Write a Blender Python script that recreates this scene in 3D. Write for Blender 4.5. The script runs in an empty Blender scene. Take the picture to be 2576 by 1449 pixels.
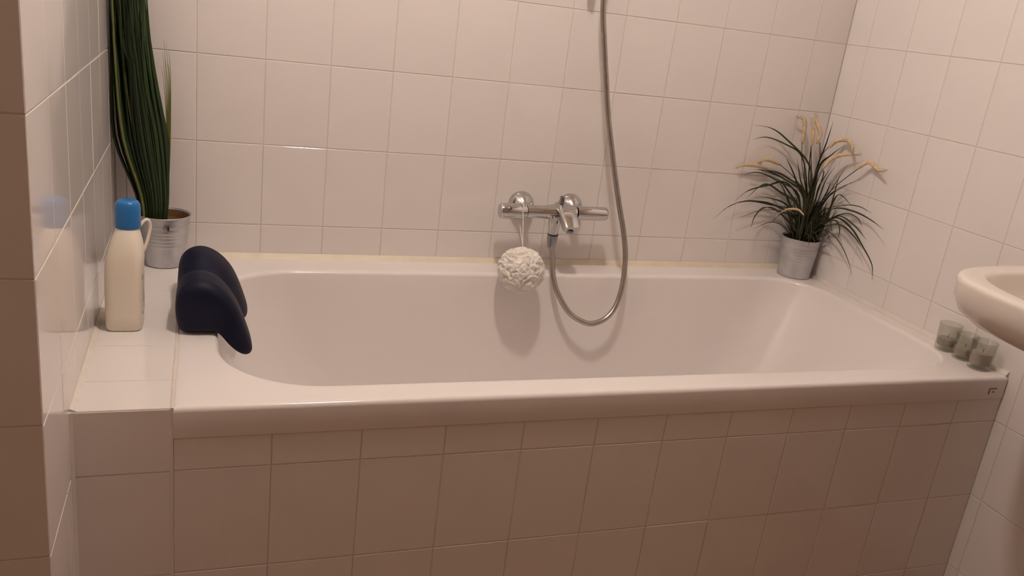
import bpy, bmesh, math, random
from mathutils import Vector, Matrix

# ------------------------------------------------------------------ camera, light, exposure
SC = bpy.context.scene
COL = SC.collection
ZO = 0.68                      # height of the tile joint used as z = 0 below, above the floor

cam_data = bpy.data.cameras.new('camera')
cam_data.sensor_width = 36.0
cam_data.sensor_fit = 'HORIZONTAL'
cam_data.lens = 29.9375
cam_data.clip_start = 0.02
cam = bpy.data.objects.new('camera', cam_data)
COL.objects.link(cam)
_r = Vector((0.939921, -0.319543, 0.120169))
_u = Vector((-0.007694, 0.332079, 0.94322))
_f = Vector((0.341305, 0.887477, -0.309669))
_m = Matrix((_r, _u, -_f)).transposed().to_4x4()
_m.translation = Vector((0.01736, -2.10917, 0.57648 + ZO))
cam.matrix_world = _m
SC.camera = cam

LAMP_POS = (0.44, -0.90, 1.745)          # centre of the ceiling globe
LAMP_RADIUS = 0.06
LAMP_STRENGTH = 318.0
LAMP_COLOR = (1.0, 0.895, 0.82)

world = bpy.data.worlds.new('world')
SC.world = world
world.use_nodes = True
world.node_tree.nodes['Background'].inputs['Color'].default_value = (0.0, 0.0, 0.0, 1)
world.node_tree.nodes['Background'].inputs['Strength'].default_value = 0.0

SC.view_settings.view_transform = 'Standard'
SC.view_settings.look = 'None'
SC.view_settings.gamma = 1.0
SC.view_settings.use_curve_mapping = False
SC.view_settings.exposure = 0.0
SC.cycles.max_bounces = 8
SC.cycles.use_light_tree = False

random.seed(11)
PI = math.pi
XL, XR, YF, YE = -0.1732, 1.7616, -0.807, -1.008      # left wall, right wall, bath front, end of left wall
RIM = -0.084                                           # top of the bath rim and the ledge
TW, TH = 0.15, 0.198                                   # tile pitch
ZFLOOR, ZCEIL = -ZO, 1.84

# ------------------------------------------------------------------ materials
def mat(name, color, rough=0.5, metal=0.0, noise=0.0, nscale=20.0, bump=0.0, bscale=60.0, color2=None,
        trans=0.0, ior=1.5, coat=0.0, obj_var=0.0, stretch=None, sss=0.0, sheen=0.0):
    m = bpy.data.materials.new(name)
    m.use_nodes = True
    nt = m.node_tree
    b = nt.nodes['Principled BSDF']
    b.inputs['Base Color'].default_value = (*color, 1)
    b.inputs['Roughness'].default_value = rough
    b.inputs['Metallic'].default_value = metal
    b.inputs['IOR'].default_value = ior
    b.inputs['Transmission Weight'].default_value = trans
    b.inputs['Coat Weight'].default_value = coat
    b.inputs['Sheen Weight'].default_value = sheen
    if sss:
        b.inputs['Subsurface Weight'].default_value = sss
        b.inputs['Subsurface Radius'].default_value = (0.01, 0.008, 0.006)
    tc = nt.nodes.new('ShaderNodeTexCoord')
    src = tc.outputs['Object']
    if stretch:
        mp = nt.nodes.new('ShaderNodeMapping')
        mp.inputs['Scale'].default_value = stretch
        nt.links.new(src, mp.inputs['Vector'])
        src = mp.outputs['Vector']
    n = nt.nodes.new('ShaderNodeTexNoise')
    n.inputs['Scale'].default_value = nscale
    n.inputs['Detail'].default_value = 2.0
    nt.links.new(src, n.inputs['Vector'])
    rmp = nt.nodes.new('ShaderNodeMix')
    rmp.data_type = 'RGBA'
    c2 = color2 if color2 else tuple(c * (1.0 - noise) for c in color)
    rmp.inputs['A'].default_value = (*color, 1)
    rmp.inputs['B'].default_value = (*c2, 1)
    mr = nt.nodes.new('ShaderNodeMapRange')
    mr.inputs['From Min'].default_value = 0.35
    mr.inputs['From Max'].default_value = 0.65
    nt.links.new(n.outputs['Fac'], mr.inputs['Value'])
    nt.links.new(mr.outputs['Result'], rmp.inputs['Factor'])
    out = rmp.outputs['Result']
    if obj_var:
        oi = nt.nodes.new('ShaderNodeObjectInfo')
        hs = nt.nodes.new('ShaderNodeHueSaturation')
        m2 = nt.nodes.new('ShaderNodeMapRange')
        m2.inputs['To Min'].default_value = 1.0 - obj_var
        m2.inputs['To Max'].default_value = 1.0 + obj_var
        nt.links.new(oi.outputs['Random'], m2.inputs['Value'])
        nt.links.new(m2.outputs['Result'], hs.inputs['Value'])
        nt.links.new(out, hs.inputs['Color'])
        out = hs.outputs['Color']
    nt.links.new(out, b.inputs['Base Color'])
    if bump:
        n2 = nt.nodes.new('ShaderNodeTexNoise')
        n2.inputs['Scale'].default_value = bscale
        nt.links.new(src, n2.inputs['Vector'])
        bp = nt.nodes.new('ShaderNodeBump')
        bp.inputs['Strength'].default_value = bump
        bp.inputs['Distance'].default_value = 0.002
        nt.links.new(n2.outputs['Fac'], bp.inputs['Height'])
        nt.links.new(bp.outputs['Normal'], b.inputs['Normal'])
    return m

M = {}
M['tile'] = mat('glazed_tile', (0.80, 0.755, 0.73), 0.07, noise=0.02, nscale=6, obj_var=0.012)
M['grout'] = mat('grout', (0.695, 0.63, 0.57), 0.8, noise=0.06, nscale=30)
M['acrylic'] = mat('bath_acrylic', (0.82, 0.775, 0.755), 0.16, noise=0.015, nscale=4)
M['ceramic'] = mat('basin_ceramic', (0.80, 0.735, 0.67), 0.12, noise=0.02, nscale=5)
M['sealant'] = mat('sealant', (0.77, 0.69, 0.545), 0.45, noise=0.08, nscale=25)
M['sealant_pale'] = mat('sealant_pale', (0.75, 0.695, 0.63), 0.45, noise=0.06, nscale=25)
M['chrome'] = mat('chrome', (0.60, 0.595, 0.60), 0.10, 1.0, noise=0.03, nscale=30)
M['chrome_dark'] = mat('dark_chrome', (0.33, 0.33, 0.37), 0.22, 1.0, noise=0.05, nscale=30)
M['rubber'] = mat('black_rubber', (0.03, 0.03, 0.03), 0.5, noise=0.1)
M['hose'] = mat('hose_metal', (0.46, 0.43, 0.40), 0.32, 1.0, noise=0.12, nscale=60)
M['zinc'] = mat('zinc', (0.60, 0.60, 0.62), 0.42, 0.85, noise=0.16, nscale=22, bump=0.1, bscale=80)
M['soil'] = mat('soil', (0.16, 0.07, 0.03), 0.95, noise=0.5, nscale=120, bump=0.8, bscale=200)
M['pot_inside'] = mat('pot_inside', (0.22, 0.11, 0.05), 0.7, 0.2, noise=0.3, nscale=30)
M['navy'] = mat('navy_foam', (0.0028, 0.0042, 0.021), 0.55, noise=0.15, nscale=14, bump=0.10, bscale=240)
M['navy'].node_tree.nodes['Principled BSDF'].inputs['Specular IOR Level'].default_value = 0.22
M['bottle'] = mat('bottle_plastic', (0.83, 0.76, 0.64), 0.30, noise=0.02, nscale=8, sss=0.15)
M['cap'] = mat('blue_cap', (0.014, 0.165, 0.46), 0.34, noise=0.08, nscale=20)
M['puff'] = mat('puff_mesh', (0.86, 0.82, 0.76), 0.7, noise=0.10, nscale=160, bump=0.25, bscale=350, sss=0.6)
M['string'] = mat('string', (0.80, 0.74, 0.68), 0.7, noise=0.05)
M['glass'] = None
M['wax'] = mat('grey_wax', (0.40, 0.345, 0.30), 0.55, noise=0.15, nscale=40)
M['grass_dark'] = mat('grass_dark', (0.022, 0.050, 0.012), 0.5, noise=0.45, nscale=30, obj_var=0.35, stretch=(1, 1, 0.1))
M['grass_mid'] = mat('grass_mid', (0.050, 0.095, 0.022), 0.5, noise=0.4, nscale=30, obj_var=0.30, stretch=(1, 1, 0.1))
M['grass_pale'] = mat('grass_pale', (0.17, 0.18, 0.045), 0.5, noise=0.3, nscale=30, obj_var=0.25, stretch=(1, 1, 0.1))
M['leaf'] = mat('leaf_dark', (0.042, 0.047, 0.017), 0.6, noise=0.4, nscale=40, obj_var=0.35)
M['leaf_brown'] = mat('leaf_brown', (0.085, 0.066, 0.022), 0.6, noise=0.4, nscale=40, obj_var=0.30)
M['plume'] = mat('plume_straw', (0.76, 0.57, 0.35), 0.8, noise=0.25, nscale=90, bump=0.6, bscale=300, obj_var=0.10)
M['mark'] = mat('mark_grey', (0.16, 0.12, 0.10), 0.5, noise=0.1)
M['floor'] = mat('floor_tile', (0.30, 0.17, 0.105), 0.45, noise=0.2, nscale=9)
M['paint'] = mat('wall_paint', (0.50, 0.37, 0.28), 0.7, noise=0.05, nscale=6)
M['ceiling'] = mat('ceiling_paint', (0.62, 0.52, 0.43), 0.8, noise=0.03, nscale=6)
M['white_metal'] = mat('white_metal', (0.8, 0.78, 0.75), 0.4, noise=0.03)

def glass_material():
    m = bpy.data.materials.new('clear_glass')
    m.use_nodes = True
    nt = m.node_tree
    nt.nodes.remove(nt.nodes['Principled BSDF'])
    out = nt.nodes['Material Output']
    tr = nt.nodes.new('ShaderNodeBsdfTransparent'); tr.inputs['Color'].default_value = (0.90, 0.90, 0.87, 1)
    gl = nt.nodes.new('ShaderNodeBsdfGlossy'); gl.inputs['Roughness'].default_value = 0.04
    lw = nt.nodes.new('ShaderNodeLayerWeight'); lw.inputs['Blend'].default_value = 0.18
    fr = nt.nodes.new('ShaderNodeMath'); fr.operation = 'MULTIPLY_ADD'
    fr.inputs[1].default_value = 0.40; fr.inputs[2].default_value = 0.03
    nt.links.new(lw.outputs['Facing'], fr.inputs[0])
    mx = nt.nodes.new('ShaderNodeMixShader')
    nt.links.new(fr.outputs[0], mx.inputs[0]); nt.links.new(tr.outputs[0], mx.inputs[1]); nt.links.new(gl.outputs[0], mx.inputs[2])
    nt.links.new(mx.outputs[0], out.inputs['Surface'])
    return m
M['glass'] = glass_material()

def label_material():
    m = mat('bottle_label', (0.74, 0.70, 0.64), 0.35, noise=0.02)
    nt = m.node_tree
    b = nt.nodes['Principled BSDF']
    tc = nt.nodes.new('ShaderNodeTexCoord')
    v = nt.nodes.new('ShaderNodeTexVoronoi')
    v.inputs['Scale'].default_value = 70
    nt.links.new(tc.outputs['Object'], v.inputs['Vector'])
    r = nt.nodes.new('ShaderNodeValToRGB')
    r.color_ramp.interpolation = 'CONSTANT'
    e = r.color_ramp.elements
    e[0].color = (0.10, 0.12, 0.30, 1)
    e[1].position = 0.42
    e[1].color = (0.72, 0.68, 0.62, 1)
    e2 = r.color_ramp.elements.new(0.30)
    e2.color = (0.24, 0.34, 0.30, 1)
    nt.links.new(v.outputs['Distance'], r.inputs['Fac'])
    nt.links.new(r.outputs['Color'], b.inputs['Base Color'])
    return m
M['label'] = label_material()

def lamp_material():
    m = bpy.data.materials.new('lamp_globe_glow')
    m.use_nodes = True
    nt = m.node_tree
    b = nt.nodes['Principled BSDF']
    b.inputs['Base Color'].default_value = (0.9, 0.88, 0.82, 1)
    b.inputs['Emission Color'].default_value = (*LAMP_COLOR, 1)
    b.inputs['Emission Strength'].default_value = LAMP_STRENGTH
    return m
M['lamp'] = lamp_material()

# ------------------------------------------------------------------ helpers
def tag(o, label=None, cat=None, group=None, kind=None):
    if label: o['label'] = label
    if cat: o['category'] = cat
    if group: o['group'] = group
    if kind: o['kind'] = kind
    return o

def thing(name, loc, label, cat, group=None, kind=None):
    e = bpy.data.objects.new(name, None)
    e.empty_display_size = 0.03
    e.location = (loc[0], loc[1], loc[2] + ZO)
    e['_w'] = [loc[0], loc[1], loc[2]]
    COL.objects.link(e)
    return tag(e, label, cat, group, kind)

_world = {}
def origin_of(o):
    return _world.get(o.name, None) or tuple(o['_w'])

def make(name, verts, faces, material, parent=None, origin=None, smooth=True):
    """verts in scene coordinates (z measured from the tile joint); ONE mesh object"""
    if parent is not None:
        org = origin_of(parent)
    else:
        org = origin or (0, 0, 0)
    me = bpy.data.meshes.new(name)
    me.from_pydata([(v[0] - org[0], v[1] - org[1], v[2] - org[2]) for v in verts], [], faces)
    bm = bmesh.new(); bm.from_mesh(me)
    bmesh.ops.recalc_face_normals(bm, faces=bm.faces)
    bm.to_mesh(me); bm.free()
    me.materials.append(M[material] if isinstance(material, str) else material)
    if smooth:
        me.polygons.foreach_set('use_smooth', [True] * len(me.polygons))
    me.update()
    o = bpy.data.objects.new(name, me)
    COL.objects.link(o)
    if parent is not None:
        o.parent = parent
    else:
        o.location = (org[0], org[1], org[2] + ZO)
    _world[o.name] = tuple(org)
    return o

def sharp(o, angle=35):
    """mark edges sharper than angle as sharp"""
    me = o.data
    bm = bmesh.new(); bm.from_mesh(me)
    for e in bm.edges:
        if len(e.link_faces) == 2 and e.calc_face_angle(0) > math.radians(angle):
            e.smooth = False
    bm.to_mesh(me); bm.free()
    return o

def box_vf(x0, x1, y0, y1, z0, z1):
    v = [(x0, y0, z0), (x1, y0, z0), (x1, y1, z0), (x0, y1, z0), (x0, y0, z1), (x1, y0, z1), (x1, y1, z1), (x0, y1, z1)]
    f = [(0, 3, 2, 1), (4, 5, 6, 7), (0, 1, 5, 4), (1, 2, 6, 5), (2, 3, 7, 6), (3, 0, 4, 7)]
    return v, f

def box(name, x0, x1, y0, y1, z0, z1, material, parent=None, bevel=0.0, seg=2):
    v, f = box_vf(x0, x1, y0, y1, z0, z1)
    o = make(name, v, f, material, parent, smooth=False)
    if bevel:
        bm = bmesh.new(); bm.from_mesh(o.data)
        bmesh.ops.bevel(bm, geom=list(bm.edges), offset=bevel, segments=seg, affect='EDGES', profile=0.5)
        bm.to_mesh(o.data); bm.free()
        o.data.polygons.foreach_set('use_smooth', [True] * len(o.data.polygons))
        sharp(o, 40)
    return o

def loft(rings, cap0=True, cap1=True, closed=True):
    n = len(rings[0]); v = [p for r in rings for p in r]; f = []
    for i in range(len(rings) - 1):
        for j in range(n if closed else n - 1):
            k = (j + 1) % n
            f.append((i * n + j, i * n + k, (i + 1) * n + k, (i + 1) * n + j))
    if cap0: f.append(tuple(range(n - 1, -1, -1)))
    if cap1: f.append(tuple((len(rings) - 1) * n + j for j in range(n)))
    return v, f

def lathe_vf(profile, base, axis='z', n=32):
    """profile [(t, r)] along axis from base"""
    rings = []
    for t, r in profile:
        ring = []
        for k in range(n):
            a = 2 * PI * k / n
            c, s = r * math.cos(a), r * math.sin(a)
            if axis == 'z': ring.append((base[0] + c, base[1] + s, base[2] + t))
            elif axis == 'x': ring.append((base[0] + t, base[1] + c, base[2] + s))
            else: ring.append((base[0] + c, base[1] + t, base[2] + s))
        rings.append(ring)
    return loft(rings, True, True)

def lathe(name, profile, base, material, parent=None, axis='z', n=32, sharp_at=40):
    v, f = lathe_vf(profile, base, axis, n)
    o = make(name, v, f, material, parent, origin=base)
    return sharp(o, sharp_at)

def catmull(pts, per=6):
    P = [Vector(p) for p in pts]
    P = [P[0] * 2 - P[1]] + P + [P[-1] * 2 - P[-2]]
    out = []
    for i in range(1, len(P) - 2):
        a, b, c, d = P[i - 1], P[i], P[i + 1], P[i + 2]
        for k in range(per):
            t = k / per
            out.append(0.5 * ((2 * b) + (c - a) * t + (2 * a - 5 * b + 4 * c - d) * t * t + (3 * b - a - 3 * c + d) * t ** 3))
    out.append(P[-2].copy())
    return out

def frames(path):
    t0 = (path[1] - path[0]).normalized()
    ref = Vector((0, 0, 1)) if abs(t0.z) < 0.9 else Vector((1, 0, 0))
    nrm = (ref - t0 * ref.dot(t0)).normalized()
    fr = []
    for i, p in enumerate(path):
        a = path[max(i - 1, 0)]; b = path[min(i + 1, len(path) - 1)]
        t = (b - a).normalized()
        nrm = (nrm - t * nrm.dot(t)).normalized()
        fr.append((p, t, nrm, t.cross(nrm)))
    return fr

def tube_vf(path, radius, n=10):
    rings = []
    fr = frames(path)
    for i, (p, t, a, b) in enumerate(fr):
        r = radius(i / (len(fr) - 1)) if callable(radius) else radius
        rings.append([tuple(p + a * (r * math.cos(2 * PI * k / n)) + b * (r * math.sin(2 * PI * k / n))) for k in range(n)])
    return loft(rings, True, True)

def tube(name, pts, radius, material, parent=None, n=10, per=6):
    path = catmull(pts, per) if per else [Vector(p) for p in pts]
    v, f = tube_vf(path, radius, n)
    return make(name, v, f, material, parent)

# ------------------------------------------------------------------ tiles
_tile_mesh = {}
GAP, BEV, THK = 0.0024, 0.0005, 0.006
def tile_mesh(w, h):
    key = (round(w, 4), round(h, 4))
    if key in _tile_mesh: return _tile_mesh[key]
    a, b = (w - GAP) / 2, (h - GAP) / 2
    v = []
    for (x, y, n) in ((a, b, -THK), (a, b, -BEV), (a - BEV * 1.4, b - BEV * 1.4, 0.0)):
        v += [(-x, -y, n), (x, -y, n), (x, y, n), (-x, y, n)]
    f = [(8, 9, 10, 11)]
    for k in (0, 4):
        for j in range(4):
            f.append((k + j, k + (j + 1) % 4, k + 4 + (j + 1) % 4, k + 4 + j))
    me = bpy.data.meshes.new('tile')
    me.from_pydata(v, [], f)
    me.materials.append(M['tile'])
    me.update()
    _tile_mesh[key] = me
    return me

def edges_in(lo, hi, off, pitch, least=0.012):
    e = [lo]
    k = math.floor((lo - off) / pitch)
    while True:
        x = off + k * pitch
        if x > hi - least: break
        if x > lo + least: e.append(x)
        k += 1
    e.append(hi)
    return e

BASIS = {  # face normal: (u, v, n)
    '-y': (Vector((1, 0, 0)), Vector((0, 0, 1)), Vector((0, -1, 0))),
    '-x': (Vector((0, -1, 0)), Vector((0, 0, 1)), Vector((-1, 0, 0))),
    '+x': (Vector((0, 1, 0)), Vector((0, 0, 1)), Vector((1, 0, 0))),
    '+z': (Vector((1, 0, 0)), Vector((0, 1, 0)), Vector((0, 0, 1))),
}
def lay_tiles(parent, face, plane, ue, ve, jitter=0.0009, skip=None):
    u, v, n = BASIS[face]
    rot = Matrix((u, v, n)).transposed()
    for i in range(len(ue) - 1):
        for j in range(len(ve) - 1):
            uc, vc = (ue[i] + ue[i + 1]) / 2, (ve[j] + ve[j + 1]) / 2
            if skip and skip(uc, vc): continue
            if face == '-y': pos = Vector((uc, plane, vc))
            elif face in ('-x', '+x'): pos = Vector((plane, uc, vc))
            else: pos = Vector((uc, vc, plane))
            w = ue[i + 1] - ue[i]; h = ve[j + 1] - ve[j]
            o = bpy.data.objects.new('tile', tile_mesh(w, h))
            COL.objects.link(o)
            o.parent = parent
            jr = Matrix.Rotation(random.uniform(-jitter, jitter), 3, 'X') @ Matrix.Rotation(random.uniform(-jitter, jitter), 3, 'Y')
            m4 = (rot @ jr).to_4x4()
            m4.translation = pos + n * random.uniform(-0.0002, 0.0002) + Vector((0, 0, ZO))
            o.matrix_basis = m4

def structure(name, x0, x1, y0, y1, z0, z1, material, label):
    """room slab in floor-based coordinates so that tiles can be its children"""
    v, f = box_vf(x0, x1, y0, y1, z0 + ZO, z1 + ZO)
    me = bpy.data.meshes.new(name); me.from_pydata(v, [], f); me.materials.append(M[material]); me.update()
    o = bpy.data.objects.new(name, me); COL.objects.link(o)
    _world[o.name] = (0, 0, -ZO)
    return tag(o, label, None, None, 'structure')

# ------------------------------------------------------------------ the room
R = 0.0009                                             # depth of the joints
FX0, FY0 = -1.15, -2.75
structure('floor', FX0 - 0.1, XR + 0.1, FY0 - 0.1, 0.1, ZFLOOR - 0.1, ZFLOOR, 'floor', 'brown floor below the bathtub')
structure('ceiling', FX0 - 0.1, XR + 0.1, FY0 - 0.1, 0.1, ZCEIL, ZCEIL + 0.1, 'ceiling', 'pale painted ceiling above the bath')
wall_back = structure('wall_back', XL, XR, R, 0.12, ZFLOOR, ZCEIL, 'grout', 'white tiled wall behind the bathtub and mixer tap')
lay_tiles(wall_back, '-y', 0.0, edges_in(XL + 0.0005, XR - 0.0005, 0.0, TW), edges_in(RIM, ZCEIL, 0.0, TH))
wall_right = structure('wall_right', XR + R, XR + 0.12, FY0, 0.12, ZFLOOR, ZCEIL, 'grout', 'white tiled wall beside the washbasin and grass plant')
lay_tiles(wall_right, '-x', XR, edges_in(-1.74, -0.0005, -0.087, TW), edges_in(ZFLOOR + 0.002, ZCEIL, 0.0, TH),
          skip=lambda u, v: u > YF + 0.06 and v < RIM - 0.06)
wall_left = structure('wall_left', FX0, XL - R, YE + R, 0.12, ZFLOOR, ZCEIL, 'grout', 'glossy white tiled wall with outer corner beside the bottle')
lay_tiles(wall_left, '+x', XL, edges_in(YE, -0.0005, -0.10, TW), edges_in(ZFLOOR + 0.002, ZCEIL, 0.0, TH),
          skip=lambda u, v: u > YF + 0.04 and v < RIM - 0.06)
lay_tiles(wall_left, '-y', YE, edges_in(-0.78, XL + 0.0005, XL - 0.15, TW), edges_in(ZFLOOR + 0.002, ZCEIL, 0.0, TH))
structure('wall_rear', FX0 - 0.1, XR + 0.1, FY0 - 0.12, FY0, ZFLOOR, ZCEIL, 'paint', 'plain wall at the near end of the bathroom')
structure('wall_far_left', FX0 - 0.12, FX0, FY0, YE + 0.02, ZFLOOR, ZCEIL, 'paint', 'plain side wall of the bathroom entrance')

# tiled apron in front of the bath and the tiled ledge at its end
YP = YF + 0.002
TX0 = -0.028                                           # left end of the bath
apron = structure('wall_bath_front', TX0, XR, YP + R, YP + 0.05, ZFLOOR, RIM - 0.045, 'grout', 'white tiled apron wall under the bathtub rim')
lay_tiles(apron, '-y', YP, edges_in(TX0 + 0.002, XR - 0.001, -0.0225, TW), edges_in(ZFLOOR + 0.002, RIM - 0.045, 0.0, TH))
ledge = structure('wall_ledge', XL, TX0 - 0.001, YF + R, -0.001, ZFLOOR, RIM - R, 'grout', 'white tiled ledge between the glossy wall and the bathtub')
lay_tiles(ledge, '-y', YF, [XL + 0.001, TX0], edges_in(ZFLOOR + 0.002, RIM - 0.0008, 0.0, TH))
lay_tiles(ledge, '+z', RIM, [XL + 0.001, TX0 - 0.001], [YF + 0.0008] + [-0.70 + 0.15 * k for k in range(5)] + [-0.001])

# sealant beads
def strip(name, prof, a, b, axis, label, material='sealant'):
    """prof: (offset, z) closed; swept from a to b along axis"""
    rings = []
    for t in (a, (a + b) / 2, b):
        rings.append([((t, o, z) if axis == 'x' else (o, t, z)) for o, z in prof])
    v, f = loft(rings)
    return tag(make(name, v, f, material, smooth=False), label, None, None, 'structure')
strip('trim_1', [(-0.0002, RIM + 0.012), (-0.003, RIM + 0.012), (-0.009, RIM + 0.006), (-0.015, RIM - 0.0006), (-0.015, RIM - 0.006), (-0.0002, RIM - 0.006)],
      TX0 + 0.002, XR - 0.001, 'x', 'yellowed sealant strip along the back edge of the bathtub')
strip('trim_2', [(XR - 0.0002, RIM + 0.009), (XR - 0.003, RIM + 0.009), (XR - 0.010, RIM + 0.001), (XR - 0.010, RIM - 0.006), (XR - 0.0002, RIM - 0.006)],
      YF + 0.004, -0.016, 'y', 'sealant strip between the bathtub and the wall by the glasses', 'sealant_pale')
strip('trim_3', [(XL + 0.0002, RIM + 0.004), (XL + 0.002, RIM + 0.004), (XL + 0.010, RIM + 0.0004), (XL + 0.010, RIM - 0.004), (XL + 0.0002, RIM - 0.004)],
      YF + 0.002, -0.002, 'y', 'sealant strip where the tiled ledge meets the glossy wall', 'sealant_pale')
strip('trim_4', [(TX0 - 0.0015, RIM - 0.004), (TX0 - 0.0015, RIM + 0.0004), (TX0 + 0.0005, RIM + 0.0008), (TX0 + 0.0035, RIM - 0.0006), (TX0 + 0.0035, RIM - 0.005)],
      YF + 0.0005, -0.016, 'y', 'beige sealant joint between the ledge and the bathtub', 'grout')
def upright(name, prof, z0, z1, label, material):
    v, f = loft([[(x, y, z) for x, y in prof] for z in (z0, z1)])
    return tag(make(name, v, f, material, smooth=False), label, None, None, 'structure')
upright('trim_5', [(XL + 0.0001, YF - 0.004), (XL + 0.0055, YF - 0.0004), (XL + 0.0055, YF + 0.004), (XL + 0.0001, YF + 0.004)], ZFLOOR, RIM - 0.001, 'upright sealant bead where the ledge front meets the glossy wall', 'sealant_pale')
upright('trim_6', [(TX0 - 0.0022, YF - 0.0001), (TX0 + 0.0024, YF + 0.0006), (TX0 + 0.0030, YF + 0.006), (TX0 - 0.0022, YF + 0.006)], ZFLOOR, RIM - 0.0012, 'upright joint between the ledge front and the bath apron tiles', 'sealant_pale')

# ------------------------------------------------------------------ bathtub
def rrect(x0, x1, y0, y1, rl, rr, z, nc=14, ns=10):
    """rounded rectangle, radius rl at the x0 end, rr at the x1 end, counter-clockwise"""
    pts = []
    cs = [((x1 - rr, y1 - rr), rr, 0.0), ((x0 + rl, y1 - rl), rl, PI / 2), ((x0 + rl, y0 + rl), rl, PI), ((x1 - rr, y0 + rr), rr, 1.5 * PI)]
    arcs = []
    for (c, r, a0) in cs:
        arcs.append([(c[0] + r * math.cos(a0 + PI / 2 * k / nc), c[1] + r * math.sin(a0 + PI / 2 * k / nc)) for k in range(nc + 1)])
    for i in range(4):
        pts += arcs[i]
        p, q = arcs[i][-1], arcs[(i + 1) % 4][0]
        for k in range(1, ns):
            t = k / ns
            pts.append((p[0] + (q[0] - p[0]) * t, p[1] + (q[1] - p[1]) * t))
    return [(x, y, z) for x, y in pts]

def build_bath():
    t = thing('bathtub', (0.87, -0.41, RIM - 0.5), 'white acrylic bathtub with broad flat rim set into the tiles', 'bathtub')
    x0, x1, y0, y1 = TX0, XR - 0.0015, YF, -0.002
    rings = []
    def outer(d, z): rings.append(rrect(x0 + d, x1 - d, y0 + d, y1 - d, 0.004, 0.004, z))
    outer(0.006, RIM - 0.054)
    outer(0.0005, RIM - 0.055)
    outer(0.0, RIM - 0.053)
    rad = 0.009
    for k in range(7):
        a = PI / 2 * k / 6
        outer(rad - rad * math.cos(a), RIM - rad + rad * math.sin(a))
    outer(0.020, RIM)
    # opening
    ox0, ox1, oy0, oy1 = 0.046, 1.700, -0.735, -0.104
    rl, rr = 0.185, 0.13
    def opening(d, z): rings.append(rrect(ox0 - d, ox1 + d, oy0 - d, oy1 + d, rl + d, rr + d, z))
    opening(0.022, RIM)
    opening(0.012, RIM - 0.0003)
    lip = 0.011
    for k in range(1, 7):
        a = PI / 2 * k / 6 * 0.93
        opening(lip - lip * math.sin(a) , RIM - 0.0003 - lip * (1 - math.cos(a)))
    # inner walls to the bottom
    bx0, bx1, by0, by1 = 0.30, 1.47, -0.645, -0.195
    zb = RIM - 0.43
    za = RIM - 0.0115
    for k in range(1, 16):
        s = k / 15
        z = za + (zb - za) * (1 - (1 - s) ** 1.6) if s < 1 else zb
        s2 = (za - z) / (za - zb)
        def mix(a, b, e): return a + (b - a) * e
        el = s2 ** 1.7 * 0.8 + 0.2 * s2 ** 6       # back-rest end starts steep
        er = s2 ** 1.05 * 0.85 + 0.15 * s2 ** 6
        es = s2 ** 1.3 * 0.7 + 0.3 * s2 ** 7
        rings.append(rrect(mix(ox0, bx0, el), mix(ox1, bx1, er), mix(oy0, by0, es), mix(oy1, by1, es), mix(rl, 0.20, s2), mix(rr, 0.22, s2), z))
    rings.append(rrect(bx0 + 0.06, bx1 - 0.06, by0 + 0.05, by1 - 0.05, 0.16, 0.16, zb - 0.006))
    v, f = loft(rings, cap0=False, cap1=True)
    shell = make('shell', v, f, 'acrylic', t)
    # drain
    lathe('drain', [(0.0, 0.036), (0.003, 0.036), (0.004, 0.030), (0.003, 0.026), (0.002, 0.0)], (0.45, -0.42, zb - 0.0058), 'chrome', t, n=24)
    # small moulded maker's mark near the right end of the front edge
    mx, mz = 1.7215, -0.1185
    for (a, b, c, d) in ((-0.0125, -0.0095, -0.0075, 0.0075), (-0.0100, 0.0105, 0.0050, 0.0078), (-0.0010, 0.0060, -0.0035, -0.0012)):
        o = box('maker_mark', mx + a, mx + b, YF - 0.0011, YF + 0.001, mz + c, mz + d, 'mark', t, bevel=0.0004, seg=1)
    return t
build_bath()

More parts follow.
